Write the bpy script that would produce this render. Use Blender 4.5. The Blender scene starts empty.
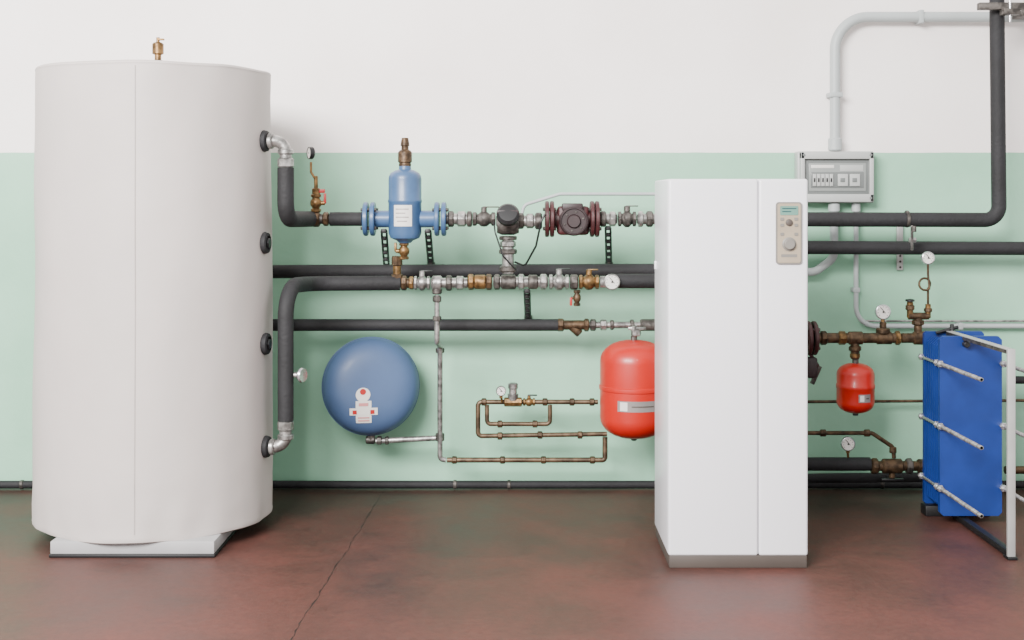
import bpy,bmesh,math,random
from mathutils import Vector,Matrix,noise
random.seed(4)
F=1300.0;DW=6.8;CH=1.5
def S(d): return F/(DW-d)
def P(px,py,d):
    s=S(d); return Vector(((px-512)/s,-d,CH-(py-200)/s))
def lin(c):
    return tuple(((v/255)/12.92 if v/255<=0.04045 else ((v/255+0.055)/1.055)**2.4) for v in c)+(1,)
def mat(name,col,rough=0.5,metal=0.0,var=0.12,scale=6.0,bump=0.0,bscale=40.0,coat=0.0,col2=None):
    m=bpy.data.materials.new(name); m.use_nodes=True
    nt=m.node_tree; N=nt.nodes; L=nt.links
    p=N['Principled BSDF']
    tc=N.new('ShaderNodeTexCoord')
    no=N.new('ShaderNodeTexNoise'); no.inputs['Scale'].default_value=scale; no.inputs['Detail'].default_value=5
    L.new(tc.outputs['Object'],no.inputs['Vector'])
    r=N.new('ShaderNodeValToRGB')
    c=lin(col)
    if col2: c2=lin(col2)
    else: c2=tuple(v*(1-var) for v in c[:3])+(1,)
    r.color_ramp.elements[0].position=0.38; r.color_ramp.elements[1].position=0.62
    r.color_ramp.elements[0].color=c2; r.color_ramp.elements[1].color=c
    L.new(no.outputs['Fac'],r.inputs['Fac']); L.new(r.outputs['Color'],p.inputs['Base Color'])
    p.inputs['Roughness'].default_value=rough; p.inputs['Metallic'].default_value=metal
    if coat: p.inputs['Coat Weight'].default_value=coat; p.inputs['Coat Roughness'].default_value=0.15
    if bump:
        n2=N.new('ShaderNodeTexNoise'); n2.inputs['Scale'].default_value=bscale; n2.inputs['Detail'].default_value=4
        L.new(tc.outputs['Object'],n2.inputs['Vector'])
        b=N.new('ShaderNodeBump'); b.inputs['Strength'].default_value=bump; b.inputs['Distance'].default_value=0.01
        L.new(n2.outputs['Fac'],b.inputs['Height']); L.new(b.outputs['Normal'],p.inputs['Normal'])
    return m
M_tank=mat('tank_jacket',(186,178,174),0.6,0,0.06,2.0,0.4,4)
M_seam=mat('tank_seam',(160,153,149),0.6)
M_stand=mat('stand_paint',(160,159,160),0.5)
M_rub=mat('rubber_insulation',(25,25,28),0.75,0,0.35,9,0.3,60)
M_blk=mat('black_plastic',(18,18,20),0.45,0,0.2)
M_galv=mat('galvanised_steel',(172,170,167),0.36,0.75,0.6,34,0.15,60)
M_galvd=mat('malleable_iron',(96,91,87),0.5,0.6,0.65,34,0.2,60)
M_brass=mat('aged_brass',(138,106,66),0.42,0.7,0.65,34,0.15,60)
M_bronze=mat('bronze_dark',(92,72,52),0.5,0.6,0.65,34,0.2,60)
M_chrome=mat('chrome_steel',(200,200,202),0.25,0.85,0.1,30)
M_copper=mat('aged_copper_tube',(106,87,68),0.45,0.6,0.6,25)
M_blue=mat('blue_enamel',(58,88,126),0.42,0,0.15,12,0.05,20,0.15)
M_blued=mat('blue_vessel_paint',(68,90,126),0.55,0,0.1,5,0.04,15,0.04)
M_plate=mat('blue_plate_paint',(12,46,118),0.45,0,0.2,7,0.0,20,0.05)
M_plated=mat('blue_plate_edge',(10,22,52),0.6,0,0.3,20)
M_red=mat('red_enamel',(180,24,11),0.4,0,0.12,5,0.03,15,0.15)
M_mar=mat('maroon_cast_iron',(66,27,29),0.5,0,0.4,20,0.2,60)
M_dk=mat('dark_motor_housing',(40,24,26),0.5,0,0.3,20)
M_cab=mat('white_powder_coat',(226,225,230),0.32,0,0.02,2,0,20,0.2)
M_plin=mat('plinth_taupe',(72,64,59),0.6)
M_pan=mat('beige_panel',(158,144,124),0.45)
M_pan2=mat('grey_panel',(120,116,110),0.45)
M_lcd=mat('lcd_green',(96,136,124),0.25)
M_lcdd=mat('lcd_segment',(30,70,72),0.3)
M_grey=mat('grey_pvc',(164,170,170),0.45,0,0.06)
M_box=mat('enclosure_plastic',(168,170,168),0.4,0,0.05)
M_post=mat('grey_steel_post',(172,172,170),0.4,0.2,0.15)
M_smoke=mat('smoked_window',(104,108,107),0.2,0,0.05)
M_smoke2=mat('smoked_window_pale',(134,138,136),0.25,0,0.05)
M_white=mat('white_label',(214,211,206),0.5,0,0.03)
M_pink=mat('pink_label',(200,130,130),0.5)
M_redl=mat('red_marking',(170,28,28),0.45)
M_silver=mat('silver_label',(140,134,132),0.35,0.3)
# ---------- builder
class B:
    def __init__(s): s.bm=bmesh.new(); s.m=[]
    def mi(s,m):
        if m not in s.m: s.m.append(m)
        return s.m.index(m)
    def lathe(s,prof,o,ax,m,seg=32,ph=0.0):
        o=Vector(o);ax=Vector(ax).normalized()
        t=Vector((0,0,1)) if abs(ax.z)<0.9 else Vector((1,0,0))
        u=ax.cross(t).normalized();v=ax.cross(u)
        k=s.mi(m);rings=[]
        for r,h in prof:
            c=o+ax*h
            if r<1e-6: rings.append([s.bm.verts.new(c)])
            else: rings.append([s.bm.verts.new(c+u*r*math.cos(ph+2*math.pi*i/seg)+v*r*math.sin(ph+2*math.pi*i/seg)) for i in range(seg)])
        for a,b in zip(rings,rings[1:]):
            for i in range(seg):
                j=(i+1)%seg
                if len(a)==1 and len(b)==1: continue
                if len(a)==1: f=s.bm.faces.new((a[0],b[j],b[i]))
                elif len(b)==1: f=s.bm.faces.new((a[i],a[j],b[0]))
                else: f=s.bm.faces.new((a[i],a[j],b[j],b[i]))
                f.material_index=k
        for r,fl in ((rings[0],0),(rings[-1],1)):
            if len(r)>1:
                f=s.bm.faces.new(r if fl else r[::-1]); f.material_index=k
        return s
    def cyl(s,a,b,r,m,seg=20,e=None,ph=0):
        a=Vector(a);b=Vector(b);L=(b-a).length
        if e is None: e=min(r*0.18,L*0.2)
        return s.lathe([(r-e,0),(r,e),(r,L-e),(r-e,L)],a,b-a,m,seg,ph)
    def tube(s,pts,r,m,bend=0.05,seg=16,arc=8,cap=True):
        pts=[Vector(p) for p in pts];path=[pts[0]]
        for i in range(1,len(pts)-1):
            p0,p1,p2=pts[i-1],pts[i],pts[i+1]
            d0=(p0-p1);d1=(p2-p1);l0=d0.length;l1=d1.length
            d0.normalize();d1.normalize()
            ang=d0.angle(d1)
            if ang>3.1: continue
            t=bend/math.tan(ang/2);t=min(t,l0*0.49 if i>1 else l0*0.95,l1*0.49 if i<len(pts)-2 else l1*0.95)
            bb=t*math.tan(ang/2)
            c=p1+(d0+d1).normalized()*(bb/math.sin(ang/2))
            a=p1+d0*t-c;b=p1+d1*t-c;tot=a.angle(b);axx=a.cross(b).normalized()
            for q in range(arc+1):
                path.append(c+Matrix.Rotation(tot*q/arc,3,axx)@a)
        path.append(pts[-1])
        pp=[path[0]]
        for q in path[1:]:
            if (q-pp[-1]).length>1e-5: pp.append(q)
        path=pp;k=s.mi(m);rings=[];n=None
        for i,p in enumerate(path):
            if i==0: t=(path[1]-p)
            elif i==len(path)-1: t=p-path[-2]
            else: t=(path[i+1]-p).normalized()+(p-path[i-1]).normalized()
            t.normalize()
            if n is None:
                n=t.cross(Vector((0,0,1)))
                if n.length<0.1: n=t.cross(Vector((1,0,0)))
                n.normalize()
            else:
                n=(n-t*n.dot(t)).normalized()
            bi=t.cross(n)
            rings.append([s.bm.verts.new(p+(n*math.cos(2*math.pi*j/seg)+bi*math.sin(2*math.pi*j/seg))*r) for j in range(seg)])
        for a,b in zip(rings,rings[1:]):
            for i in range(seg):
                j=(i+1)%seg
                f=s.bm.faces.new((a[i],a[j],b[j],b[i]));f.material_index=k
        if cap:
            f=s.bm.faces.new(rings[0][::-1]);f.material_index=k
            f=s.bm.faces.new(rings[-1]);f.material_index=k
        return s
    def box(s,lo,hi,m,bev=0.0,bs=2,rot=None):
        lo=Vector(lo);hi=Vector(hi);c=(lo+hi)/2;sz=hi-lo
        sz=Vector([abs(v) for v in sz])
        M=Matrix.Translation(c)
        if rot is not None: M=M@rot.to_4x4()
        M=M@Matrix.Diagonal((sz.x,sz.y,sz.z,1))
        b2=bmesh.new();bmesh.ops.create_cube(b2,size=1.0,matrix=M)
        if bev: bmesh.ops.bevel(b2,geom=b2.edges[:],offset=min(bev,min(sz)*0.45),segments=bs,affect='EDGES',profile=0.5)
        k=s.mi(m);mp={}
        for v in b2.verts: mp[v]=s.bm.verts.new(v.co)
        for f in b2.faces:
            g=s.bm.faces.new([mp[v] for v in f.verts]);g.material_index=k
        b2.free();return s
    def poly(s,pts,th,m):
        k=s.mi(m)
        a=[s.bm.verts.new(p) for p in pts];b=[s.bm.verts.new(Vector(p)+Vector((0,th,0))) for p in pts]
        fs=[s.bm.faces.new(a),s.bm.faces.new(b[::-1])]
        n=len(a)
        for i in range(n): fs.append(s.bm.faces.new((a[i],b[i],b[(i+1)%n],a[(i+1)%n])))
        for f in fs:f.material_index=k
        return s
    def surf(s,fn,u0,u1,v0,v1,m,nu=8,nv=8):
        k=s.mi(m);g=[[s.bm.verts.new(fn(u0+(u1-u0)*i/nu,v0+(v1-v0)*j/nv)) for j in range(nv+1)] for i in range(nu+1)]
        for i in range(nu):
            for j in range(nv):
                f=s.bm.faces.new((g[i][j],g[i+1][j],g[i+1][j+1],g[i][j+1]));f.material_index=k
        return s
    def done(s,name,parent=None,label=None,cat=None,kind=None,group=None,sharp=38):
        bm=s.bm
        bmesh.ops.recalc_face_normals(bm,faces=bm.faces[:])
        co=[v.co for v in bm.verts]
        lo=Vector([min(c[i] for c in co) for i in range(3)]);hi=Vector([max(c[i] for c in co) for i in range(3)])
        c=(lo+hi)/2
        if parent is None and kind!='structure': c.z=lo.z
        for v in bm.verts: v.co-=c
        me=bpy.data.meshes.new(name);bm.to_mesh(me);bm.free()
        for m in s.m: me.materials.append(m)
        for p in me.polygons:p.use_smooth=True
        me.set_sharp_from_angle(angle=math.radians(sharp))
        o=bpy.data.objects.new(name,me);bpy.context.scene.collection.objects.link(o)
        if parent is not None:
            o.parent=parent;o.location=c-Vector(parent['wl'])
        else: o.location=c
        o['wl']=tuple(c)
        if label:o['label']=label
        if cat:o['category']=cat
        if kind:o['kind']=kind
        if group:o['group']=group
        return o
def thing(name,label,cat,loc,group=None):
    e=bpy.data.objects.new(name,None);e.empty_display_size=0.05
    bpy.context.scene.collection.objects.link(e);e.location=loc;e['wl']=tuple(loc)
    e['label']=label;e['category']=cat
    if group:e['group']=group
    return e
X=Vector((1,0,0));Y=Vector((0,1,0));Z=Vector((0,0,1))
def fh(b,y,d,lst):
    for x0,x1,r,m,seg in lst:
        b.cyl(P(x0,y,d),P(x1,y,d),r/S(d),m,seg,ph=math.pi/6 if seg==6 else 0)
    return b
def fv(b,x,d,lst):
    for y0,y1,r,m,seg in lst:
        b.cyl(P(x,y0,d),P(x,y1,d),r/S(d),m,seg)
    return b
# ---------- structure
def wall_mat():
    m=bpy.data.materials.new('two_tone_wall_paint');m.use_nodes=True
    nt=m.node_tree;N=nt.nodes;L=nt.links;p=N['Principled BSDF']
    g=N.new('ShaderNodeNewGeometry');sp=N.new('ShaderNodeSeparateXYZ');L.new(g.outputs['Position'],sp.inputs[0])
    st=N.new('ShaderNodeMath');st.operation='GREATER_THAN';st.inputs[1].default_value=1.751
    n0=N.new('ShaderNodeTexNoise');n0.inputs['Scale'].default_value=6
    L.new(g.outputs['Position'],n0.inputs['Vector'])
    ad=N.new('ShaderNodeMath');ad.operation='MULTIPLY_ADD';ad.inputs[1].default_value=0.006
    L.new(n0.outputs['Fac'],ad.inputs[0]);L.new(sp.outputs['Z'],ad.inputs[2]);L.new(ad.outputs[0],st.inputs[0])
    n=N.new('ShaderNodeTexNoise');n.inputs['Scale'].default_value=1.3;n.inputs['Detail'].default_value=6
    L.new(g.outputs['Position'],n.inputs['Vector'])
    r1=N.new('ShaderNodeValToRGB');r1.color_ramp.elements[0].color=lin((134,183,154));r1.color_ramp.elements[1].color=lin((150,197,169))
    r2=N.new('ShaderNodeValToRGB');r2.color_ramp.elements[0].color=lin((238,230,226));r2.color_ramp.elements[1].color=lin((247,241,238))
    for r in(r1,r2):
        r.color_ramp.elements[0].position=0.35;r.color_ramp.elements[1].position=0.62;L.new(n.outputs['Fac'],r.inputs['Fac'])
    mx=N.new('ShaderNodeMix');mx.data_type='RGBA'
    L.new(st.outputs[0],mx.inputs[0]);L.new(r1.outputs[0],mx.inputs[6]);L.new(r2.outputs[0],mx.inputs[7])
    L.new(mx.outputs[2],p.inputs['Base Color']);p.inputs['Roughness'].default_value=0.6
    nb=N.new('ShaderNodeTexNoise');nb.inputs['Scale'].default_value=25;L.new(g.outputs['Position'],nb.inputs['Vector'])
    bp=N.new('ShaderNodeBump');bp.inputs['Strength'].default_value=0.12;bp.inputs['Distance'].default_value=0.01
    L.new(nb.outputs['Fac'],bp.inputs['Height']);L.new(bp.outputs[0],p.inputs['Normal'])
    return m
def floor_mat():
    m=bpy.data.materials.new('red_concrete');m.use_nodes=True
    nt=m.node_tree;N=nt.nodes;L=nt.links;p=N['Principled BSDF']
    def mt(op,a=None,b=None,c=None):
        x=N.new('ShaderNodeMath');x.operation=op
        for i,v in enumerate((a,b,c)):
            if v is None: continue
            if isinstance(v,(int,float)): x.inputs[i].default_value=v
            else: L.new(v,x.inputs[i])
        return x.outputs[0]
    g=N.new('ShaderNodeNewGeometry');sp=N.new('ShaderNodeSeparateXYZ');L.new(g.outputs['Position'],sp.inputs[0])
    n=N.new('ShaderNodeTexNoise');n.inputs['Scale'].default_value=1.2;n.inputs['Detail'].default_value=12;n.inputs['Roughness'].default_value=0.72
    L.new(g.outputs['Position'],n.inputs['Vector'])
    # shade painted into the floor colour: darker and browner towards the wall
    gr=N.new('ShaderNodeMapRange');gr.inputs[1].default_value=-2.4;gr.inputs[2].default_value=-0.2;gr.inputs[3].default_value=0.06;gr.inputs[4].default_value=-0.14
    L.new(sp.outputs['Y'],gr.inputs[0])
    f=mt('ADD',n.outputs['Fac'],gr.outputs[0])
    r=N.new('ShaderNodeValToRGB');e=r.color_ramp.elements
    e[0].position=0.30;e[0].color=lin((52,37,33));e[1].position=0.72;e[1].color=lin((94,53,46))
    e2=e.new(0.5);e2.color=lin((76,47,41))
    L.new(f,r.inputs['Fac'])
    n3=N.new('ShaderNodeTexNoise');n3.inputs['Scale'].default_value=34;n3.inputs['Detail'].default_value=8;n3.inputs['Roughness'].default_value=0.78
    L.new(g.outputs['Position'],n3.inputs['Vector'])
    r3=N.new('ShaderNodeValToRGB');r3.color_ramp.elements[0].color=(0.78,0.78,0.79,1);r3.color_ramp.elements[1].color=(1.2,1.18,1.15,1)
    r3.color_ramp.elements[0].position=.32;r3.color_ramp.elements[1].position=.68
    L.new(n3.outputs['Fac'],r3.inputs['Fac'])
    mm=N.new('ShaderNodeMix');mm.data_type='RGBA';mm.blend_type='MULTIPLY';mm.inputs[0].default_value=1
    L.new(r.outputs[0],mm.inputs[6]);L.new(r3.outputs[0],mm.inputs[7])
    n2=N.new('ShaderNodeTexNoise');n2.inputs['Scale'].default_value=3.0;n2.inputs['Detail'].default_value=9;n2.inputs['Roughness'].default_value=0.6
    L.new(g.outputs['Position'],n2.inputs['Vector'])
    n4=N.new('ShaderNodeTexNoise');n4.inputs['Scale'].default_value=12;n4.inputs['Detail'].default_value=4
    L.new(g.outputs['Position'],n4.inputs['Vector'])
    a=mt('MULTIPLY_ADD',sp.outputs['Y'],-0.0407,0.6575-0.03)
    a=mt('ADD',a,sp.outputs['X'])
    a=mt('ADD',a,mt('MULTIPLY',n2.outputs['Fac'],0.06))
    a=mt('ABSOLUTE',a)
    wd=mt('MAXIMUM',mt('MULTIPLY_ADD',n4.outputs['Fac'],0.011,-0.0036),0.0013)
    cr=mt('LESS_THAN',a,wd)
    fac=mt('MULTIPLY',cr,0.95)
    mx=N.new('ShaderNodeMix');mx.data_type='RGBA'
    L.new(fac,mx.inputs[0]);L.new(mm.outputs[2],mx.inputs[6]);mx.inputs[7].default_value=lin((20,14,13))
    L.new(mx.outputs[2],p.inputs['Base Color'])
    rr=N.new('ShaderNodeMapRange');rr.inputs[1].default_value=0.3;rr.inputs[2].default_value=0.7;rr.inputs[3].default_value=0.42;rr.inputs[4].default_value=0.58
    L.new(n.outputs['Fac'],rr.inputs[0]);L.new(rr.outputs[0],p.inputs['Roughness'])
    p.inputs['Specular IOR Level'].default_value=0.3
    hh=mt('SUBTRACT',mt('MULTIPLY',n3.outputs['Fac'],0.4),mt('MULTIPLY',fac,1.0))
    bp=N.new('ShaderNodeBump');bp.inputs['Strength'].default_value=0.2;bp.inputs['Distance'].default_value=0.008
    L.new(hh,bp.inputs['Height']);L.new(bp.outputs[0],p.inputs['Normal'])
    return m
b=B();b.box((-5,0,0),(5,0.2,3.6),wall_mat());b.done('wall_back',kind='structure')
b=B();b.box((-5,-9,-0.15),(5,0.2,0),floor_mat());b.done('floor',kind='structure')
# ---------- storage tank
TC=Vector((-1.630,-0.85,0));R0=0.528;R1=0.516;zb=0.064;zt=2.089
tank=thing('storage_tank','tall white jacketed cylindrical hot water storage tank on a low stand','water tank',TC)
RT=lambda z:R0+(R1-R0)*(z-zb)/(zt-zb)+0.002
b=B();pr=[(0,zb+.006),(R0-0.06,zb+.004),(R0-0.012,zb),(R0-.002,zb+0.006),(R0,zb+.018),(R0-.001,zb+.028)]
NZ=44
for i in range(1,NZ):
    t=i/NZ;pr.append((R0+(R1-R0)*t,zb+0.035+(zt-zb-0.06)*t))
pr+=[(R1,zt-0.022),(R1,zt-0.016),(R1+0.0015,zt-0.012),(R1-0.001,zt-0.005),(R1-0.008,zt-.001),(R1-.02,zt),(0,zt+0.004)]
b.lathe(pr,TC,Z,M_tank,160)
def wob(p):
    n=noise.noise(Vector((p.x*2.2,p.y*2.2,p.z*1.6)))*0.008+noise.noise(Vector((p.x*7,p.y*7,p.z*2.5)))*0.003
    if p.z<0.35: n+=noise.noise(Vector((p.x*9+5,p.y*9,p.z*11)))*0.011*(0.35-p.z)/.29
    if p.z>1.85: n+=noise.noise(Vector((p.x*6+5,p.y*6,p.z*9)))*0.004*(p.z-1.85)/.2
    return n
for v in b.bm.verts:
    q=Vector((v.co.x-TC.x,v.co.y-TC.y,0))
    if q.length>.3:
        v.co+=q.normalized()*wob(v.co.copy())
        if v.co.z<zb+0.04 or v.co.z>zt-.03: v.co.z+=noise.noise(Vector((v.co.x*4,v.co.y*4,3)))*0.008
b.done('tank_jacket',tank)
va=math.atan2(-TC.x,DW+TC.y)
an=math.asin((134-153)/118)+va
def cyf(C,R,off=0.0015):
    return lambda a,z:Vector((C.x+(R(z)+off if callable(R) else R+off)*math.sin(a),C.y-(R(z)+off if callable(R) else R+off)*math.cos(a),z))
def seamf(a,z):
    r=RT(z)-.0005;p=Vector((TC.x+r*math.sin(a),TC.y-r*math.cos(a),z));n=wob(p);q=Vector((math.sin(a),-math.cos(a),0))
    return p+q*(n+0.0005)
b=B();b.surf(seamf,an-0.0035,an+0.0035,zb+0.04,zt-0.025,M_seam,2,60);b.done('jacket_seam',tank)
b=B()
x0,x1=-1.938,-1.250
b.box((x0,-1.345,0.014),(x1,-0.42,zb+0.003),M_stand,0.004)
for xx in(x0+.05,x1-.05):
    for yy in(-1.28,-.48): b.box((xx-.03,yy-.03,0),(xx+.03,yy+.03,0.02),M_blk,0.002)
b.box((x0-.004,-1.352,0.0),(x1+.004,-0.41,0.014),M_blk,0.003)
b.done('tank_stand',tank,'low grey-white sheet metal plinth on a black base')
b=B()
b.lathe([(0.014,0),(0.014,0.03),(0.022,0.032),(0.022,0.05),(0.015,0.052),(0.015,0.075),(0.026,0.08),(0.026,0.125),(0.02,0.13),(0.008,0.135),(0.008,0.155),(0,0.156)],(P(158,60,0.85).x,-.85,zt),Z,M_brass,16)
b.box((P(158,60,.85).x-.006,-.86,zt+.142),(P(158,60,.85).x+.028,-.84,zt+.15),M_brass,.002)
b.done('air_vent',tank,'small brass automatic air vent')
pang=math.radians(10)
for py in(141,243,344,447):
    dv=Vector((math.cos(pang),-math.sin(pang),0));z=P(0,py,0.95).z
    c=TC+dv*(RT(z)-0.010);c.z=z
    b=B();b.lathe([(0.046,0),(0.05,0.012),(0.046,0.026),(0.034,0.03),(0.03,0.02),(0,0.02)],c,dv,M_rub,28);b.done('port_collar',tank)
    if py in(243,344):
        b=B();b.cyl(c+dv*0.012,c+dv*0.036,0.024,M_blk,6);b.done('port_plug',tank)
# ---------- tank pipes
def portc(py):
    dv=Vector((math.cos(pang),-math.sin(pang),0));z=P(0,py,0.95).z
    c=TC+dv*(RT(z)+0.018);c.z=z;return c,dv
dA=0.55;dD=0.5
c,dv=portc(141)
vx=-1.022;vy=-0.93
b=B();b.tube([c,Vector((vx,vy,c.z)),Vector((vx,vy,c.z-.10))],0.027,M_galv,0.05)
b.cyl(c+dv*0.004,c+dv*0.026,0.036,M_galv,16);b.cyl(Vector((vx,vy,c.z-.035)),Vector((vx,vy,c.z-.06)),0.036,M_galv,16);b.cyl(Vector((vx,vy,c.z-.075)),Vector((vx,vy,c.z-.12)),0.037,M_galv,8)
b.done('pipe_elbow',label='galvanised threaded elbow screwed to the upper tank port',cat='pipe fitting')
b=B();b.tube([Vector((vx,vy,c.z-.12)),Vector((vx,vy,P(0,219,.9).z)),P(311,219,dA)],0.038,M_rub,0.08)
b.done('insulated_pipe',label='black foam insulated pipe bending from the upper tank elbow',cat='pipe')
c2,_=portc(447)
b=B();b.tube([c2,Vector((vx,vy,c2.z)),Vector((vx,vy,c2.z+.08))],0.028,M_galv,0.05)
b.cyl(c2+dv*0.004,c2+dv*0.026,0.037,M_galv,16);b.cyl(Vector((vx,vy,c2.z+.03)),Vector((vx,vy,c2.z+.055)),0.037,M_galv,16);b.cyl(Vector((vx,vy,c2.z+.07)),Vector((vx,vy,c2.z+.115)),0.037,M_galv,8)
b.done('pipe_elbow',label='galvanised threaded elbow screwed to the lower tank port',cat='pipe fitting')
b=B();b.tube([Vector((vx,vy,c2.z+.115)),Vector((vx,vy,P(0,286,.93).z)),P(312,283.5,dD+.06),P(400,283,dD)],0.036,M_rub,0.14,16,10)
b.done('insulated_pipe',label='black foam insulated pipe rising from the lower tank elbow',cat='pipe')
def gauge(px,py,d,r,label,dirn=(0,-1,0),stem=None,stemm=M_brass,case=M_chrome):
    c=P(px,py,d);s=S(d);R=r/s;e=thing('pressure_gauge',label,'gauge',c)
    ax=Vector(dirn).normalized()
    b=B();b.lathe([(0,-0.018),(R*0.8,-0.018),(R,-0.012),(R,0.006),(R*0.9,0.008),(R*0.86,0.002),(0,0.002)],c,ax,case,28);b.done('case',e)
    b=B();b.lathe([(0,0.003),(R*0.85,0.003),(R*0.85,0.0045),(0,0.0045)],c,ax,M_white,28)
    if abs(ax.y)>0.9:
        for i in range(9):
            a=math.radians(-130+i*32.5);p=c+Vector((math.sin(a)*R*.68,-0.0048,math.cos(a)*R*.68))
            b.box(p-Vector((.0012,.0004,R*.07)),p+Vector((.0012,.0004,R*.07)),M_blk,rot=Matrix.Rotation(a,3,'Y'))
    b.done('dial',e)
    b=B();f=c+ax*0.0062
    if abs(ax.y)>0.9:
        b.box(f-Vector((.0016,.0006,R*.25)),f+Vector((.0016,.0006,R*.65)),M_blk,rot=Matrix.Rotation(-.7,3,'Y'))
        b.cyl(f+Y*.001,f-Y*.001,R*.12,M_blk,12)
    else: b.cyl(f,f+ax*.002,R*.1,M_blk,12)
    b.done('needle',e)
    if stem:
        b=B();b.tube([c+Vector((0,0.004 if abs(ax.y)>.9 else 0,-R*.9))]+[Vector(q) for q in stem],0.006,stemm,0.02,10)
        b.cyl(c+Vector((0,0.004,-R*.9)),c+Vector((0,0.004,-R*.9-.014)),0.01,stemm,6);b.done('stem',e)
    return e
def valve(name,px,py,d,half,r,mt,label,handle='lever',hm=M_blk,axis='x',hdir=1,hl=16):
    c=P(px,py,d);s=S(d);h=half/s;R=r/s
    e=thing(name,label,'valve',c)
    ax=X if axis=='x' else Z
    b=B();b.cyl(c-ax*h,c-ax*h*.62,R*1.15,mt,8);b.cyl(c+ax*h*.62,c+ax*h,R*1.15,mt,8)
    b.lathe([(R*.8,-h*.65),(R*.85,-h*.5),(R*1.25,-h*.25),(R*1.3,0),(R*1.25,h*.25),(R*.85,h*.5),(R*.8,h*.65)],c,ax,mt,20);b.done('valve_body',e)
    up=Z*hdir if axis=='x' else Vector((hdir,0,0))
    b=B();b.cyl(c+up*R*.9,c+up*R*2.0,R*.5,mt,10);b.done('stem',e)
    b=B();t=c+up*R*2.0
    q=t+ax*(hl/s)
    lo=Vector((min(t.x,q.x)-.006,t.y-.009,min(t.z,q.z)-.003));hi=Vector((max(t.x,q.x)+.006,t.y+.009,max(t.z,q.z)+.003))
    b.box(lo,hi,hm,0.003)
    b.done('handle',e)
    return e
b=thing('drain_cock','chrome drain cock on the insulated riser beside the tank','valve',P(297,375,.93))
q=B();p0=Vector((vx+.036,vy,P(0,375,.93).z));q.cyl(p0,p0+X*.035,.012,M_galv,12);q.done('valve_body',b)
q=B();q.lathe([(0.008,0),(.03,.004),(.034,.012),(.03,.02),(.008,.018)],p0+X*.028,X+Y*-.5,M_chrome,20);q.done('handwheel',b)
# ---------- Line A
b=B();fh(b,219,dA,[(311,330,5,M_galvd,16),(312,320,8,M_bronze,8),(323,329,7,M_bronze,8)]);b.done('pipe_tee',label='bronze threaded tee between insulated pipe lengths',cat='pipe fitting')
valve('ball_valve',316,203,dA,9,4.5,M_brass,'small brass ball valve with red lever under a gauge',axis='z',hm=M_redl,hl=9,hdir=1)
b=B();fv(b,316,dA,[(188,195,4,M_brass,8),(176,190,2,M_brass,10)]);b.tube([P(316,180,dA),P(311,172,dA),P(311,162,dA)],.006,M_brass,.01,10);b.box(P(320,192,dA)-Vector((.012,.006,.004)),P(325,190,dA)+Vector((0,.006,.004)),M_redl,.002);b.done('gauge_siphon',label='thin brass gauge tube above the tee',cat='pipe fitting')
gauge(310,153,dA,6.2,'dark cased pressure gauge turned sideways on a brass tube',dirn=(-.88,-.48,0),case=M_blk)
b=B();b.tube([P(330,219,dA),P(362,219,dA)],7/S(dA),M_rub);b.done('insulated_pipe',label='short black insulated pipe before the blue separator',cat='pipe')
# separator
e=thing('dirt_separator','blue flanged dirt separator cylinder with a brass air vent','dirt separator',P(405,240,dA))
s=S(dA)
zc=lambda y:P(0,y,dA).z
cx=P(405,0,dA).x
R=16.5/s
b=B();b.lathe([(0,zc(243)),(R*.35,zc(243)),(R*.5,zc(240.5)),(R*.88,zc(238)),(R,zc(233)),(R,zc(203)),(R*1.03,zc(202)),(R*1.03,zc(200)),(R,zc(199)),(R,zc(179)),(R*.97,zc(176)),(R*.86,zc(173)),(R*.6,zc(170.5)),(R*.38,zc(169.5)),(R*.36,zc(166)),(0,zc(166))],(cx,-dA,0),Z,M_blue,40);b.done('separator_body',e)
def flange(xp,yp,d,r,th,m,parent,name='flange',bolts=4):
    b=B();c=P(xp,yp,d);s=S(d);b.cyl(c-X*th/s/2,c+X*th/s/2,r/s,m,32)
    for i in range(bolts):
        a=math.pi/4+i*2*math.pi/bolts
        p=c+Vector((0,math.cos(a),math.sin(a)))*r/s*.76
        b.cyl(p-X*(th/2+2)/s,p+X*(th/2+2)/s,2.0/s,M_galvd,6)
    return b.done(name,parent)
for x in(366,373,437,444): flange(x,219,dA,17,4.6,M_blue,e)
for x0_,x1_ in((374,391),(419,438)):
    b=B();fh(b,219,dA,[(x0_,x1_,8.5,M_blue,24)]);b.done('connection_neck',e)
b=B();b.lathe([(0.028,0),(.03,.01),(.028,.02),(.034,.024),(.034,.07),(.028,.078),(.018,.084),(.018,.1),(.022,.103),(.02,.12),(.016,.14),(0,.142)],(cx,-dA,zc(167)),Z,M_bronze,20);b.done('air_vent',e,'aged brass air vent')
C=Vector((cx,-dA,0))
b=B();b.surf(cyf(C,R,.001),-.62,.5,zc(226),zc(205),M_white,8,3)
for k,(a0,a1,yy) in enumerate([(-.5,.3,209),(-.5,.1,213),(-.5,.3,217),(-.4,.2,221)]): b.surf(cyf(C,R,.0016),a0,a1,zc(yy+.5),zc(yy-.5),M_silver,6,1)
b.done('label_sticker',e)
valve('drain_valve',404,251,dA,8.5,4.2,M_brass,'brass drain valve under the blue separator',axis='z',handle='lever',hl=8,hdir=-1,hm=M_brass)
b=B();fv(b,397,dD,[(256,266,5.5,M_bronze,8),(264,277,4,M_brass,16),(274,279,6,M_bronze,8)]);b.done('brass_connector',label='brass threaded connector above the lower header pipe',cat='pipe fitting')
b=B();fh(b,219,dA,[(446,470,5.6,M_galv,20),(448,454,8,M_galvd,8),(457,466,7.6,M_galv,8),(467,472,8,M_galvd,20)]);b.done('pipe_union',label='galvanised union and nipple after the blue separator',cat='pipe fitting')
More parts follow.
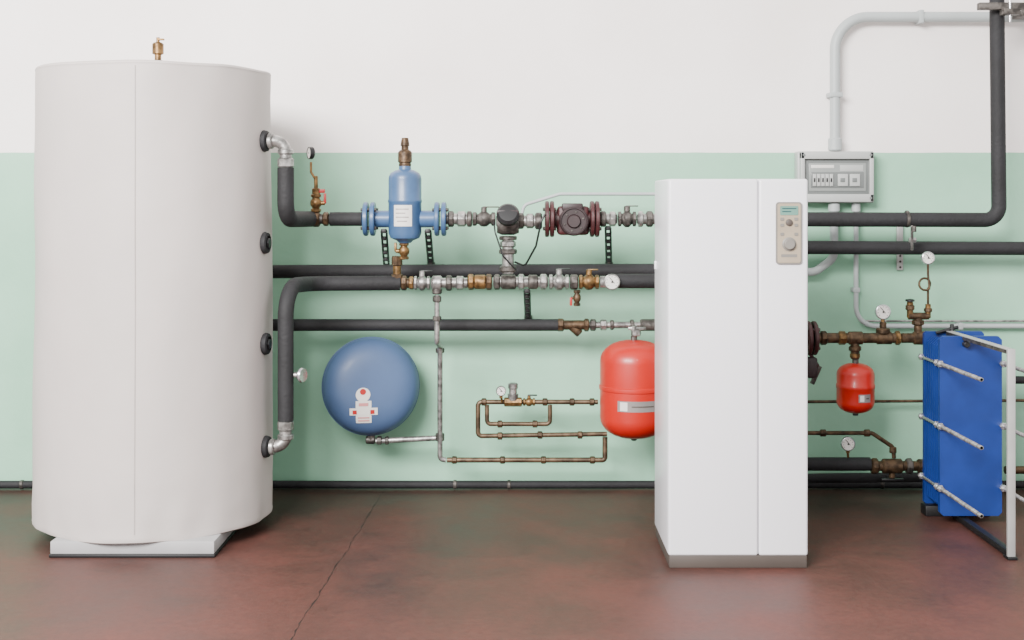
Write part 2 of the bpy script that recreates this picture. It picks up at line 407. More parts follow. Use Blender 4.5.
valve('ball_valve',484,219,dA,11.5,6,M_galvd,'steel ball valve with dark lever on the upper pipe',hm=M_mar,hl=14)
# mixing valve
e=thing('mixing_valve','cast three way mixing valve with black motor actuator','valve',P(508,230,dA))
b=B();fh(b,221,dA,[(496,542,5.6,M_galv,20),(497,503,8,M_galvd,8),(516,524,8,M_galvd,8),(526,534,7.4,M_galv,8),(535,542,8.5,M_galvd,20)])
b.lathe([(9/s,-11/s),(11/s,-6/s),(11/s,6/s),(9/s,11/s)],P(508,224,dA),X,M_galvd,24)
b.done('valve_body',e)
b=B();p=P(508,217,dA)-Y*.05
b.lathe([(9/s,-.005),(11/s,.01),(11.5/s,.035),(9/s,.048),(0,.05)],p,(0,-1,.5),M_blk,28)
b.box(P(497,214,dA)+Vector((0,-.09,0)),P(519,210,dA)+Vector((0,-.04,0)),M_dk,.004);b.done('actuator',e)
b=B();fv(b,508,dA,[(236,274,6,M_galv,20),(236,240,9,M_galvd,20),(241,247,8,M_galv,8),(249,254,9,M_galvd,8),(266,272,8.5,M_galvd,20)]);b.done('vertical_connector',label='galvanised vertical pipe joining the mixing valve to the lower header',cat='pipe')
# pump
e=thing('circulation_pump','dark maroon flanged circulation pump with round motor','pump',P(572,238,dA))
for x in(547,552,592,597): flange(x,219,dA,18,4,M_mar,e)
b=B();fh(b,219,dA,[(553,591,9,M_mar,24)]);p=P(557,235,dA);q=P(589,206,dA);b.box((p.x,-dA-.045,p.z),(q.x,-dA+.06,q.z),M_mar,.018,3);b.done('pump_housing',e)
b=B();b.lathe([(14.5/s,.03),(14.5/s,.09),(13/s,.098),(12.6/s,.098),(12/s,.09),(7/s,.09),(6.5/s,.1),(5.8/s,.104),(0,.104)],P(573,221,dA),(0,-1,0),M_dk,36)
for i in range(6):
    a=i*math.pi/3+.3;pp=P(573,221,dA)+Vector((math.cos(a)*9.5/s,-.09,math.sin(a)*9.5/s));b.cyl(pp,pp-Y*.006,.005,M_galvd,6)
b.done('motor',e)
b=B();p=P(572,209,dA);b.box(p+Vector((-.05,-.07,-.01)),p+Vector((.05,-.0,.028)),M_dk,.008);b.done('terminal_box',e)
b=B();b.tube([P(545,214,dA+.09),P(541,222,dA+.09),P(536,246,dA+.05),P(525,266,dA),P(515,262,dA-.05)],.005,M_blk,.03,8);b.done('power_cable',label='thin black cable hanging from the pump',cat='cable')
b=B();b.tube([P(494,222,dA+.06),P(495,232,dA+.09),P(503,256,dA+.09),P(516,270,dA+.05)],.004,M_blk,.03,8);b.done('power_cable',label='thin black cable hanging from the mixing valve actuator',cat='cable')
b=B();fh(b,219,dA,[(600,617,5.4,M_galv,20),(600,606,8,M_galvd,20),(609,616,7.4,M_galv,8)]);b.done('galvanised_pipe',label='short galvanised nipple after the maroon pump',cat='pipe')
valve('ball_valve',627,219,dA,9,6.5,M_galvd,'steel ball valve after the maroon pump',hm=M_galvd,hl=10)
b=B();fh(b,219,dA,[(637,668,5.4,M_galv,20),(638,643,8,M_galv,20),(646,653,8,M_galvd,8)]);b.done('galvanised_pipe',label='galvanised pipe with coupling leading behind the white cabinet',cat='pipe')
b=B();b.tube([P(522,214,.3),P(524,205,.3),P(560,194,.3),P(760,194,.3)],.0085,M_grey,.04,12);b.done('thin_conduit',label='thin grey conduit running above the maroon pump',cat='conduit')
# brackets
def brace(x,x2,y0,y1,d,lab='dark perforated steel bracket holding the pipe off the wall'):
    A=P(x,y0,d);Bp=P(x2,y1,.008);b=B()
    h=2.5/S(d)
    for o in(-h,h): b.tube([A+X*o,Bp+X*o],.0055,M_blk,seg=6)
    n=6
    for i in range(n+1):
        q=A.lerp(Bp,i/n);b.box(q-Vector((h,.02,.0105)),q+Vector((h,.02,.0105)),M_blk,.002)
    b.box(Bp-Vector((h+.008,.004,.03)),Bp+Vector((h+.008,.005,.02)),M_galvd)
    b.done('pipe_bracket',label=lab,cat='bracket',group='perforated pipe brackets')
brace(384,387,231,272,dA-.03);brace(428,431,231,266,dA-.03);brace(608,609,228,266,dA-.03);brace(527,528,291,319,dD-.03,lab='dark perforated steel bracket under the lower header')
# ---------- Line B black
b=B();b.tube([P(160,272,.26),P(760,270,.26)],.034,M_rub);b.done('insulated_pipe',label='long black insulated pipe running along the wall',cat='pipe')
# ---------- Line D fittings
sD=S(dD)
b=B();fh(b,283,dD,[(400,414,5,M_bronze,20),(401,407,7.4,M_bronze,8),(409,414,6.5,M_brass,8)]);b.done('brass_reducer',label='brass reducer at the end of the insulated return pipe',cat='pipe fitting')
valve('ball_valve',422,283,dD,8,6,M_galv,'chrome ball valve on the lower header',hm=M_blk,hl=9)
b=B();fh(b,283,dD,[(431,468,5.2,M_galv,20),(432,442,7.4,M_galv,20),(446,452,7.8,M_galvd,8),(456,464,7,M_galv,8)]);b.cyl(P(437,283,dD),P(437,294,dD),5/sD,M_galvd,16);b.done('galvanised_tee',label='galvanised tee with couplings on the lower header',cat='pipe fitting')
b=B();fh(b,282,dD,[(468,474,8,M_brass,8),(474,486,7.2,M_brass,24),(486,492,8,M_bronze,8)]);b.done('check_valve',label='brass check valve on the lower header',cat='valve')
b=B();fh(b,282,dD,[(493,548,5.4,M_galv,20),(494,500,7.8,M_galvd,8),(501,516,7.4,M_galvd,20),(518,524,8,M_galv,8),(528,538,7.2,M_galvd,20),(540,547,8,M_galv,8)]);b.done('galvanised_pipe',label='galvanised lower header pipe with threaded couplings',cat='pipe')
valve('ball_valve',559,282,dD,10,6.5,M_galv,'steel ball valve on the lower header',hm=M_blk,hl=10)
b=B();fh(b,282,dD,[(570,578,7.6,M_galvd,8)]);b.done('pipe_coupling',label='hexagonal steel coupling between two header valves',cat='pipe fitting')
valve('ball_valve',589,282,dD,10,6.2,M_brass,'brass ball valve beside the round gauge',hm=M_brass,hl=8)
valve('drain_valve',577,298,dD,8,3,M_bronze,'small bronze drain cock below the lower header',axis='z',handle='lever',hl=-7,hm=M_redl,hdir=-1)
gauge(612,282,dD+.05,8,'round cream dial thermometer facing out of the header',case=M_galv)
b=B();b.tube([P(600,282,dD),P(608,282,dD)],6/sD,M_galv);b.tube([P(608,281,dD),P(760,281,dD)],7.2/sD,M_rub);b.done('insulated_pipe',label='black insulated pipe leading behind the white cabinet',cat='pipe')
# ---------- Line C
dC=.27
b=B();b.tube([P(160,325,dC),P(559,325,dC)],6/S(dC),M_rub);b.done('insulated_pipe',label='thin black insulated pipe ending at a brass valve',cat='pipe')
e=thing('strainer_valve','bronze angled strainer valve at the insulated pipe end','valve',P(574,326,dC))
b=B();fh(b,325,dC,[(557,564,6.5,M_bronze,8),(562,586,4.8,M_bronze,20),(584,589,6.5,M_bronze,8)]);b.done('valve_body',e)
b=B();b.cyl(P(570,325,dC),P(580,334,dC),4.2/S(dC),M_bronze,16);b.done('strainer_cap',e)
b=B();fh(b,325,dC,[(589,700,3.4,M_galv,16),(590,596,6,M_galvd,8),(600,607,5.5,M_galv,8),(610,614,5,M_galvd,8),(630,634,5.5,M_galvd,8),(640,660,6,M_galvd,20)]);b.done('galvanised_pipe',label='thin galvanised pipe with unions beyond the strainer',cat='pipe')
# ---------- Blue vessel
dV=.24;sV=S(dV);cv=P(371,386,dV);RV=48.5/sV;TH=.115;EX=.5
e=thing('expansion_vessel','round blue steel expansion vessel mounted on the wall','expansion vessel',P(371,435,dV))
b=B();pr=[]
for i in range(0,41):
    a=-math.pi/2+math.pi*i/40
    pr.append((RV*max(math.cos(a),0)**EX if 0<i<40 else 0,TH*math.sin(a)))
pr=pr[:20]+[(RV*.998,-.012),(RV*1.012,-.010),(RV*1.012,.010),(RV*.998,.012)]+pr[21:]
AX=(.26,-1,.05)
b.lathe(pr,cv,AX,M_blued,72);b.done('vessel_body',e)
axv=Vector(AX).normalized()
def ell(px,py,off=.003):
    p=P(px,py,dV);x=p.x-cv.x;z=p.z-cv.z
    lo,hi=-.1,.4
    for _ in range(34):
        mid=(lo+hi)/2;v=Vector((x,-mid,z));h=v.dot(axv);rr=(v-axv*h).length/RV
        aa=rr**(1/EX) if rr<1 else 2
        ins=(aa<=1) and h<TH*math.sqrt(max(0,1-aa*aa))
        if ins: lo=mid
        else: hi=mid
    return Vector((p.x,cv.y-lo-off,p.z))
b=B();b.surf(lambda u,v:ell(u,v,.003),359,374,397,419,M_white,6,6)
b.surf(lambda u,v:ell(366+v*math.cos(u),391+v*math.sin(u),.004),0,2*math.pi,0,7,M_white,20,2)
b.surf(lambda u,v:ell(u,v,.004),353,380,404,411,M_white,6,2)
b.surf(lambda u,v:ell(366+v*math.cos(u),388+v*math.sin(u),.006),0,2*math.pi,0,3,M_redl,12,2)
b.surf(lambda u,v:ell(u,v,.006),356,360,406,410,M_redl,2,2);b.surf(lambda u,v:ell(u,v,.006),373,377,406,410,M_redl,2,2)
b.surf(lambda u,v:ell(u,v,.006),362,371,399,402,M_pink,2,2)
for yy in(413,416): b.surf(lambda u,v:ell(u,v,.006),361,372,yy,yy+1.2,M_pink,2,1)
b.done('label_sticker',e,'white sticker with red warning marks')
b=B();b.cyl(P(371,431,dV),P(371,441,dV),4/sV,M_galvd,8);b.cyl(P(366,440,dV),P(375,440,dV),4/sV,M_galvd,10);b.done('outlet',e)
b=B();b.box(Vector((cv.x-.05,-.16,cv.z-.03)),Vector((cv.x+.05,-.001,cv.z+.03)),M_galvd,.004);b.done('wall_mount',e)
b=B();b.tube([P(376,441,dV),P(437,438,dV+.01)],2.8/sV,M_galv,.015);fh(b,440.5,dV,[(377,382,4.4,M_galvd,8),(385,389,4.2,M_galvd,8)]);b.done('galvanised_pipe',label='galvanised pipe leaving the blue vessel outlet',cat='pipe')
b=B();b.tube([P(437,295,dD),P(437,342,dD),P(440,346,.35),P(440,459,.28),P(446,460,.28)],2.6/sV,M_galv,.02)
for y0,y1,d,x in((296,302,dD,437),(316,321,dD,437),(348,353,.33,440),(433,441,.28,440)): b.cyl(P(x,y0,d),P(x,y1,d),4.4/S(d),M_galvd,8)
b.done('galvanised_pipe',label='thin galvanised filling pipe dropping from the header',cat='pipe')
b=B();b.tube([P(447,460,.28),P(605,460,.28),P(605,437,.28)],2.6/sV,M_copper,.015)
for x in(452,500,541,590): b.cyl(P(x,460,.28),P(x+5,460,.28),3.8/sV,M_bronze,8)
b.done('copper_pipe',label='low copper pipe along the filling loop',cat='pipe')
b=B();b.tube([P(598,402,.28),P(478,402,.28),P(478,436,.28),P(607,434,.28)],2.4/sV,M_copper,.02)
for (x,y) in((484,402),(545,402),(572,402),(592,402),(500,436),(540,435),(580,435)): 
    b.cyl(P(x-2.5,y,.28),P(x+2.5,y,.28),3.8/sV,M_bronze,8)
b.done('copper_pipe',label='copper filling loop pipe on the wall',cat='pipe')
b=B();b.tube([P(487,405,.31),P(487,424,.31),P(550,424,.31),P(550,405,.31)],2.2/sV,M_copper,.02)
for (x,y) in((500,424),(535,424)): b.cyl(P(x-2.5,y,.31),P(x+2.5,y,.31),3.6/sV,M_bronze,8)
b.done('copper_pipe',label='inner copper bypass pipe of the filling loop',cat='pipe')
e=thing('pressure_reducer','brass pressure reducing valve on the copper filling loop','valve',P(513,408,.3))
b=B();b.cyl(P(504,402,.3),P(522,402,.3),4.6/sV,M_brass,8);b.done('valve_body',e)
b=B();b.lathe([(5/sV,0),(5.5/sV,.03),(4/sV,.032),(4/sV,.055),(5/sV,.06),(5/sV,.08),(4/sV,.085),(0,.085)],P(513,400,.3),Z,M_galv,16);b.done('adjuster_cap',e)
gauge(501,391,.33,5,'small round gauge on the filling loop',case=M_galv,stem=[P(502,402,.3)])
valve('ball_valve',529,402,.28,6,3.4,M_brass,'small brass ball valve on the copper filling loop',hm=M_blk,hl=7)
# ---------- Red vessels
def redvessel(px,y0,y1,r,d,label,lab):
    s=S(d);c=P(px,0,d);e=thing('expansion_vessel',label,'expansion vessel',P(px,y1,d))
    z=lambda y:P(0,y,d).z
    R=r/s;z0=z(y1);z1=z(y0);dm=min(R*.62,(z1-z0)*.36);b=B();pr=[]
    for i in range(9):
        a=math.pi/2*(1-i/8);pr.append((R*math.cos(a)**.85 if i else 0,z0+dm-dm*math.sin(a)))
    m=(z0+z1)/2+0.01
    pr+=[(R,m-.012),(R*1.025,m-.009),(R*1.03,m),(R*1.025,m+.009),(R,m+.012)]
    for i in range(9):
        a=math.pi/2*i/8;pr.append((R*max(math.cos(a),0)**.85 if i<8 else 0,z1-dm+dm*math.sin(a)))
    b.lathe(pr,(c.x,-d,0),Z,M_red,48);b.done('vessel_body',e)
    C=Vector((c.x,-d,0));b=B()
    b.surf(cyf(C,R,.0015),lab[0],lab[1],z(lab[3]),z(lab[2]),M_silver,8,2)
    b.surf(cyf(C,R,.0022),lab[0]+.08,lab[0]+.3,z(lab[3]-1),z(lab[2]+1),M_white,4,1)
    b.surf(cyf(C,R,.0022),lab[0]+.42,lab[1]-.1,z((lab[2]+lab[3])/2+.6),z((lab[2]+lab[3])/2-.6),M_plin,6,1);b.done('label_sticker',e)
    b=B();b.cyl(Vector((c.x,-d,z1-.005)),Vector((c.x,-d,z1+.02)),.016,M_galvd,8);b.done('outlet',e)
    b=B();b.cyl(Vector((c.x,-d,z0-.012)),Vector((c.x,-d,z0+.02)),.014,M_blk,12);b.done('valve_cap',e)
    return e
redvessel(634,340,438,34,.45,'large red cylindrical expansion vessel with silver label beside the white cabinet',(-.58,.6,396.5,407))
b=B();fv(b,636,.45,[(330,336,5,M_galv,8)]);fv(b,634,.45,[(326,336,3,M_galv,12)]);b.box(P(628,330,.45)-Vector((0,.01,0)),P(646,327,.45)+Vector((0,.01,0)),M_galv,.003);b.done('shutoff_cock',label='chrome shutoff cock on top of the red vessel',cat='valve')
# ---------- Cabinet
sF=245.0;yF=-(DW-F/sF);xl=.637;xr=1.206;zt2=1.586;yB=yF+.5
yF-=0.012
e=thing('heat_pump_cabinet','tall white powder coated heat pump cabinet on a taupe plinth','heat pump',Vector(((xl+xr)/2,(yF+yB)/2,0)))
b=B();b.box((xl,yF+.022,.05),(xr,yB,zt2),M_cab,.008,3);b.done('cabinet_body',e)
xs=xl+(758-668)/sF
b=B();b.box((xl,yF,.05),(xs-.0012,yF+.024,zt2),M_cab,.011,4);b.done('front_panel',e)
b=B();b.box((xs+.0012,yF,.05),(xr,yF+.024,zt2),M_cab,.011,4);b.done('front_panel',e)
b=B();b.box((xl+.004,yF+.004,0),(xr-.004,yB-.01,.052),M_plin,.003);b.done('plinth',e)
b=B();b.box((xl-.006,yB-.06,P(0,268,.95).z),(xl+.004,yB-.03,P(0,260,.95).z),M_cab,.002);b.done('side_clip',e)
def CF(px,py,o=0): return Vector(((px-512)/sF,yF-o,CH-(py-200)/sF))
def rrect(b,x0,y0,x1,y1,o0,o1,m,r):
    A=CF(x0,y1,o1);Bq=CF(x1,y0,o0)
    pts=[];rr=r/sF
    for cx_,cz_,a0 in((Bq.x-rr,Bq.z-rr,0),(A.x+rr,Bq.z-rr,90),(A.x+rr,A.z+rr,180),(Bq.x-rr,A.z+rr,270)):
        for i in range(5):
            a=math.radians(a0+i*22.5);pts.append(Vector((cx_+rr*math.cos(a),yF-o1,cz_+rr*math.sin(a))))
    b.poly(pts,o1-o0,m)
cp=B();rrect(cp,775,202,801,264,-.002,.008,M_pan2,3);rrect(cp,776.5,203.5,799.5,262.5,.007,.010,M_pan,2)
cpo=cp.done('control_panel',e)
b=B();rrect(b,779,206,797,215,.009,.012,M_lcd,1);rrect(b,781,208,795,209,.011,.0126,M_lcdd,.3);rrect(b,781,211,790,212,.011,.0126,M_lcdd,.3);b.done('display',cpo)
for (x,y) in((781,219),(781,225),(795,219),(795,225),(781,234),(795,234)):
    b=B();rrect(b,x-1.8,y-1.5,x+1.8,y+1.5,.009,.0125,M_pan2,.6);b.done('button',cpo)
b=B();c=CF(788,222.5,.009);b.lathe([(3.6/sF,0),(3.4/sF,.006),(2.6/sF,.008),(0,.008)],c,(0,-1,0),M_plin,20);b.done('selector_knob',cpo)
b=B();c=CF(788,244,.009);b.lathe([(7/sF,0),(7/sF,.004),(5.6/sF,.006),(5.2/sF,.016),(4.6/sF,.018),(0,.018)],c,(0,-1,0),M_pan2,28);b.done('rotary_knob',cpo)
b=B();rrect(b,780,254,796,257,.009,.0106,M_pan2,.5);b.done('legend_strip',cpo)
# ---------- Electrical box
db=.12;e=thing('electrical_enclosure','grey plastic electrical enclosure with clear cover on the wall','electrical box',P(837,203,db/2))
A=P(799,203,db);C2=P(876,151,db)
b=B();b.box((A.x,-.085,A.z),(C2.x,-.001,C2.z),M_box,.008,3);b.done('enclosure_base',e)
b=B()
def bx(x0,y0,x1,y1,d0,d1,m,bev=.002):
    p=P(x0,y1,d1);q=P(x1,y0,d1);b.box((p.x,-d1,p.z),(q.x,-d0,q.z),m,bev)
bx(801,152,874,159,.08,.115,M_box,.004);bx(801,194,874,202,.08,.115,M_box,.004);bx(801,152,805,202,.08,.115,M_box,.004);bx(870,152,874,202,.08,.115,M_box,.004)
b.done('cover_frame',e)
b=B();bx(804,158,871,195,.084,.092,M_smoke);b.done('inner_panel',e)
b=B();bx(809,163,866,191,.09,.096,M_smoke2);bx(811,165,834,168,.095,.097,M_white,.0005);bx(840,165,863,171,.095,.097,M_box,.0005);b.done('face_plate',e)
b=B();bx(811,172,864,188,.095,.099,M_smoke);b.done('breaker_slot',e)
for i in range(7):
    b=B();x=813+i*4.2 if i<5 else 838+(i-5)*12;wd=3.4 if i<5 else 10
    bx(x,174,x+wd,186,.098,.106,M_box,.001);bx(x+wd*.25,178,x+wd*.7,182,.105,.110,M_blk if i<5 else M_smoke,.001);b.done('breaker',e)
for x,y in((804,155),(871,155),(804,198),(871,198)):
    b=B();p=P(x,y,.115);b.cyl(p,p-Y*.004,.007,M_smoke,12);b.done('cover_screw',e)
def clip(b,x,y,d,r,m=M_grey,vert=True):
    p=P(x,y,d);h=Vector((r*1.25,.0,.012)) if vert else Vector((.012,0,r*1.25))
    b.box(Vector((p.x-h.x,-d-r*1.15,p.z-h.z)),Vector((p.x+h.x,-.004,p.z+h.z)),m,.003)
b=B();b.tube([P(835,150,.06),P(835,17,.06),P(1040,17,.06)],5.2/S(.06),M_grey,.17,18,14);fv(b,835,.06,[(138,151,7,M_grey,12)])
clip(b,835,95,.06,.027);clip(b,920,17,.06,.027,vert=False);b.done('conduit',label='grey plastic conduit bending up from the electrical enclosure',cat='conduit')
b=B();b.tube([P(834,203,.06),P(834,258,.06),P(815,272,.06),P(780,272,.06)],4.2/S(.06),M_grey,.07,14,8);fv(b,834,.06,[(203,212,6,M_grey,12)]);b.done('conduit',label='grey plastic conduit dropping below the electrical enclosure',cat='conduit')
b=B();b.tube([P(856,203,.05),P(856,326,.05),P(1100,326,.05)],2.5/S(.05),M_grey,.1,12,10);fv(b,856,.05,[(203,212,4.5,M_grey,12)]);clip(b,856,290,.05,.014);clip(b,960,326,.05,.014,vert=False);b.done('conduit',label='thin grey conduit curving along the wall behind the exchanger',cat='conduit')
b=B();b.tube([P(868,321,.04),P(1100,321,.04)],.006,M_galv,seg=10);b.tube([P(868,321,.04),P(866,321,.04),P(866,321,.003)],.006,M_galv,seg=10);b.done('thin_wall_pipe',label='thin metal pipe running just above the low conduit',cat='pipe')
dR=.3
b=B();b.tube([P(996,-90,dR),P(999,220,dR),P(700,219,dR)],7.3/S(dR),M_rub,.07,20,10);b.done('insulated_pipe',label='black insulated pipe descending from the ceiling and turning along the wall',cat='pipe')
b=B();b.tube([P(700,247,.2),P(1150,249,.2)],6.8/S(.2),M_rub);b.done('insulated_pipe',label='black insulated pipe running along the wall beneath the other',cat='pipe')
b=B();p=P(973,12,.3);q=P(1060,5,.3)
b.box((p.x,-.39,p.z),(q.x,-.35,q.z),M_galvd,.003);b.box((P(1012,0,.1).x,-.36,p.z-.01),(P(1024,0,.1).x,-.1,p.z+.02),M_galvd,.003)
b.cyl(P(1010,22,.40),P(1010,-2,.40),.006,M_chrome,10);b.box(P(1004,14,.42),P(1016,10,.36),M_galvd,.002);b.done('pipe_support',label='galvanised channel rail clamping the vertical insulated pipe',cat='bracket')
e=thing('pipe_clamp','silver pipe hanger on the wall between two black pipes','bracket',P(907,270,.1))
b=B();p=P(905,230,.1)
za=P(0,271,.1).z;zb2=P(0,256,.1).z
b.box((p.x-.018,-.024,za),(p.x+.014,-.002,P(0,222,.1).z),M_post,.003)
for k in range(3): b.cyl((p.x-.002,-.023,za+.015+k*.03),(p.x-.002,-.027,za+.015+k*.03),.006,M_galvd,10)
b.done('wall_rail',e)
b=B();b.cyl(P(907,219,dR)-X*.008,P(907,219,dR)+X*.008,8.6/S(dR),M_galvd,24);b.cyl(P(912,226,.37),P(912,250,.3),.007,M_galv,8);b.cyl(P(914,226,.4),P(914,232,.4),.012,M_galvd,6);b.cyl(P(909,240,.31),P(916,240,.31),.014,M_galv,6);b.done('clamp_ring',e)
# ---------- right brass header
dH=.5;sH=S(dH)
e=thing('flanged_valve','dark red flanged valve beside the white cabinet','valve',P(813,352,dH))
flange(808,338,dH,17,4,M_mar,e);flange(814,338,dH,17,4,M_mar,e)
b=B();b.cyl(P(795,338,dH),P(808,338,dH),8/sH,M_mar,20);b.done('valve_body',e)
b=B();b.box(P(806,378,dH)+Vector((0,-.02,0)),P(817,357,dH)+Vector((0,.02,0)),M_dk,.012);b.cyl(P(812,384,dH),P(820,366,dH),.012,M_galvd,8);b.cyl(P(809,352,dH),P(819,368,dH),.009,M_mar,8);b.done('actuator',e)
b=B();fh(b,338,dH,[(817,900,5.2,M_bronze,20),(820,827,7,M_bronze,8),(838,846,6.8,M_brass,8),(848,863,6.6,M_bronze,20),(876,892,6.4,M_bronze,20),(895,900,7.2,M_brass,8)])
fv(b,855,dH,[(338,359,4.4,M_bronze,16),(346,351,6.4,M_bronze,8),(353,358,5.2,M_brass,8)])
fv(b,883,dH,[(322,338,3.4,M_bronze,16),(328,334,7,M_bronze,20)])
b.done('bronze_header_pipe',label='bronze header pipe with threaded tees beside the red vessel',cat='pipe')
gauge(883,312,dH,7.6,'round chrome pressure gauge above the bronze header',stem=[P(883,322,dH)])
e=thing('shutoff_valve','bronze shutoff valve pair above the header beside the exchanger','valve',P(915,332,dH))
b=B();fh(b,338,dH,[(901,934,5,M_bronze,20),(913,926,6.8,M_bronze,20)]);b.tube([P(926,338,dH),P(940,338,dH),P(940,338,dH)-Y*.07],5.5/sH,M_bronze,.04)
fv(b,918,dH,[(318,336,4,M_bronze,12),(320,325,6.4,M_bronze,8)]);b.cyl(P(908,316,dH),P(929,316,dH),3.6/sH,M_bronze,16);fv(b,910,dH,[(302,318,3.2,M_brass,12),(305,310,4.6,M_bronze,8)]);fv(b,928,dH,[(304,318,2.8,M_brass,12),(308,312,4.2,M_bronze,8)]);b.done('valve_body',e)
b=B();b.lathe([(1.5/sH,0),(4.5/sH,.003),(4.5/sH,.012),(1.5/sH,.015)],P(910,302,dH),Z,M_blk,14);b.done('handle',e)
gauge(928,258,dH,6.4,'small round pressure gauge on a looped siphon tube',case=M_chrome)
b=B();pts=[P(928,304,dH),P(928,291,dH)]
c=P(924,284,dH);rr=6/sH
for i in range(13):
    a=math.radians(-50+i*30);pts.append(Vector((c.x+rr*math.cos(a),-dH-.002*i,c.z+rr*math.sin(a))))
pts+=[P(928,274,dH),P(928,264,dH)]
b.tube(pts,.0055,M_bronze,.008,10,2);b.done('siphon_tube',label='looped bronze siphon tube under the small gauge',cat='pipe fitting')
redvessel(855.5,363,413,18.5,dH,'small red expansion vessel hanging under the bronze header',(-.1,.6,392,400))
b=B();b.tube([P(760,402,.1),P(1100,400,.1)],.008,M_copper,seg=12);b.done('thin_wall_pipe',label='thin brown pipe running behind the small red vessel',cat='pipe')
b=B();b.tube([P(780,433,.4),P(872,433,.4),P(893,447,.4),P(894,458,.4)],.0105,M_bronze,.03,12);b.cyl(P(820,433,.4),P(826,433,.4),.018,M_bronze,8);b.cyl(P(893,447,.4),P(893,453,.4),.018,M_bronze,8);b.cyl(P(864,433,.4),P(870,433,.4),.018,M_bronze,8);b.done('bronze_pipe',label='bent bronze pipe joining the low return valve',cat='pipe')
gauge(848,444,.45,7,'round pressure gauge above the low black pipe',stem=[P(848,457,.42)])
b=B();b.tube([P(760,464,.4),P(870,464,.4)],6.8/S(.4),M_rub);b.done('insulated_pipe',label='black insulated pipe low behind the white cabinet',cat='pipe')
e=thing('return_valve','bronze valve and tee on the low return pipe','valve',P(895,475,.4))
b=B();fh(b,466,.4,[(870,934,5,M_bronze,20),(871,878,8,M_bronze,8),(882,902,7.4,M_bronze,20),(906,912,8,M_galvd,8),(917,924,7,M_bronze,8)]);b.tube([P(928,466,.4),P(944,466,.4),P(944,466,.4)-Y*.17],5.5/S(.4),M_bronze,.04);b.done('valve_body',e)
b=B();b.cyl(P(892,470,.4),P(892,478,.4),.016,M_bronze,12);b.box(P(882,481,.41),P(903,478,.39),M_blk,.003);b.done('handle',e)
b=B();b.tube([P(-260,484.5,.07),P(1250,484.5,.07)],.02,M_rub)
for x in(453,507,880,20): b.cyl(P(x,484.5,.07),P(x+4,484.5,.07),.0235,M_galvd,16)
b.done('floor_pipe',label='black pipe running along the wall just above the floor',cat='pipe')
b=B();b.tube([P(760,479,.22),P(935,477,.22)],5/S(.22),M_rub);b.done('insulated_pipe',label='thin black insulated pipe just above the floor',cat='pipe')
# ---------- plate heat exchanger
XC=2.114;XB=2.085;W=.143
e=thing('plate_heat_exchanger','blue gasketed plate heat exchanger in a steel frame on the floor','heat exchanger',Vector((XC,-1,0)))
def plate(b,y0,y1,z0,z1,w,m,ch=.04,x=XC):
    pts=[(x-w,z0+ch),(x-w,z1-ch),(x-w+ch,z1),(x+w-ch,z1),(x+w,z1-ch),(x+w,z0+ch),(x+w-ch,z0),(x-w+ch,z0)]
    b.poly([Vector((p[0],y1,p[1])) for p in pts],y0-y1,m)
z0,z1=.045,.872
b=B();plate(b,-.56,-.585,z0,z1,W,M_plate,.012);b.done('fixed_plate',e)
b=B()
for i in range(14):
    y=-.589-i*.014;plate(b,y,y-.007,z0+.02,z1-.02,W-(.004 if i%2 else .016),M_plate if i%2 else M_plated,.03)
    plate(b,y-.007,y-.0135,z0+.04,z1-.04,W-.03,M_plated,.03)
b.done('plate_pack',e,'stack of thin corrugated plates')
b=B();plate(b,-.785,-.812,z0,z1,W,M_plate,.016);b.done('pressure_plate',e)
b=B();b.box((XB-.011,-1.36,z1-.018),(XB+.011,-.56,z1+.001),M_galvd,.002);b.box((XB-.017,-1.36,z1+.0),(XB+.017,-.56,z1+.005),M_post,.002);b.done('carrying_bar',e)
b=B();b.box((XB-.016,-1.36,.008),(XB+.016,-.56,.036),M_blk,.003);b.done('guide_bar',e)
b=B();b.box((XB-.016,-1.378,0),(XB+.016,-1.358,z1+.006),M_post,.003);b.box((XB-.020,-1.39,0),(XB+.020,-1.33,.012),M_blk,.002)
b.done('support_column',e)
b=B();b.box((XC-W-.01,-.64,0),(XC+W+.01,-.56,.05),M_blk,.004);b.done('foot',e)
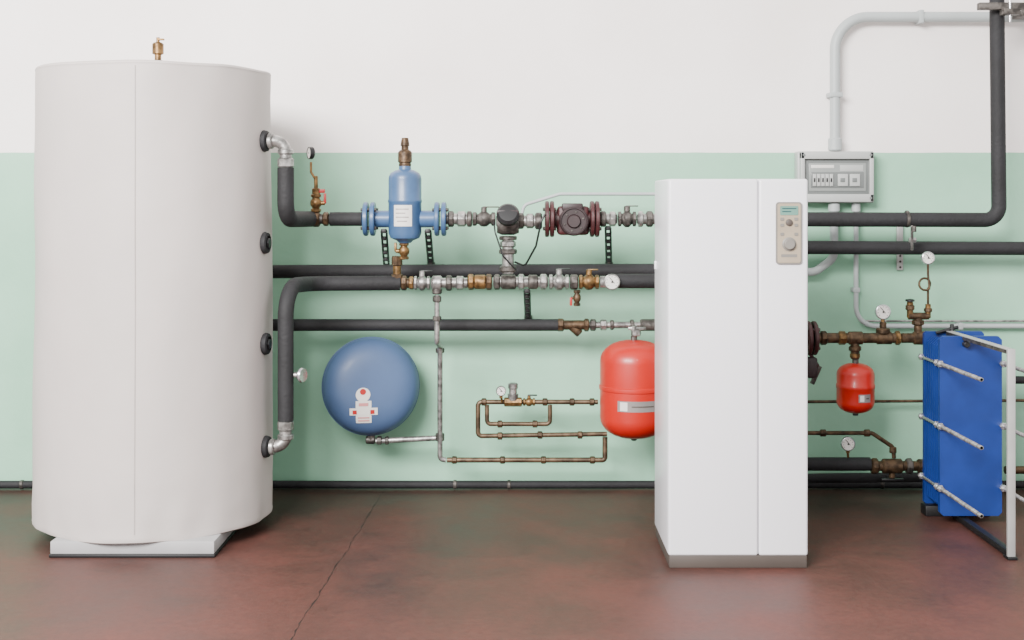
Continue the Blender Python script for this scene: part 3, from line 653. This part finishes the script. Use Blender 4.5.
for zz in(P(0,358,.6).z,P(0,418,.6).z,P(0,478,.6).z):
    for sx in(-1,1):
        b=B();x=XC+sx*(W+.002)
        b.cyl((x,-.54,zz),(x,-1.35,zz),.0075,M_chrome,14);b.cyl((x,-.812,zz),(x,-.835,zz),.017,M_chrome,6);b.cyl((x,-.54,zz),(x,-.56,zz),.017,M_chrome,6);b.cyl((x,-.785,zz),(x,-.770,zz),.017,M_chrome,6)
        yy=-.85
        while yy>-1.345:
            b.lathe([(.0073,0),(.0093,.0025),(.0073,.005)],(x,yy,zz),(0,-1,0),M_galv,10);yy-=.009
        b.done('tie_rod',e)
b=B();b.cyl((XB,-.812,z1-.035),(XB,-.85,z1-.035),.014,M_blk,12);b.done('roller',e)
b=B();b.tube([P(936,333,.6),P(958,327,.6)],.008,M_blk);b.cyl(P(952,333,.6),P(952,324,.6),.01,M_blk,8);b.done('lifting_lug',e)
b=B();b.tube([P(1005,470,.25),P(1100,470,.25)],.02,M_bronze);b.done('side_pipe',label='bronze pipe stub leaving beside the blue exchanger',cat='pipe')
b=B();b.tube([P(1010,380,.25),P(1100,380,.25)],.02,M_rub);b.done('side_pipe',label='black pipe stub leaving beside the blue exchanger',cat='pipe')
# ---------- lights
w=bpy.data.worlds.new('room_light');bpy.context.scene.world=w;w.use_nodes=True
bg=w.node_tree.nodes['Background'];bg.inputs[0].default_value=(1,.985,.97,1);bg.inputs[1].default_value=1.5
def area(name,loc,tgt,sz,en,col=(1,1,1)):
    l=bpy.data.lights.new(name,'AREA');l.shape='RECTANGLE';l.size=sz[0];l.size_y=sz[1];l.energy=en;l.color=col
    o=bpy.data.objects.new(name,l);bpy.context.scene.collection.objects.link(o);o.location=loc
    o.rotation_euler=(Vector(tgt)-Vector(loc)).to_track_quat('-Z','Y').to_euler()
    o['label']='large soft daylight window lamp';o['category']='lamp'
area('window_lamp',(-3.0,-7.6,4.4),(0.3,0,1.6),(4,2.2),2150,(1,.975,.955))
cam=bpy.data.cameras.new('camera');co=bpy.data.objects.new('camera',cam);bpy.context.scene.collection.objects.link(co)
co.location=(0,-DW,CH);co.rotation_euler=(math.pi/2,0,0);cam.sensor_width=36;cam.lens=F*36/1024;cam.shift_y=-120/1024;cam.clip_end=50
bpy.context.scene.camera=co
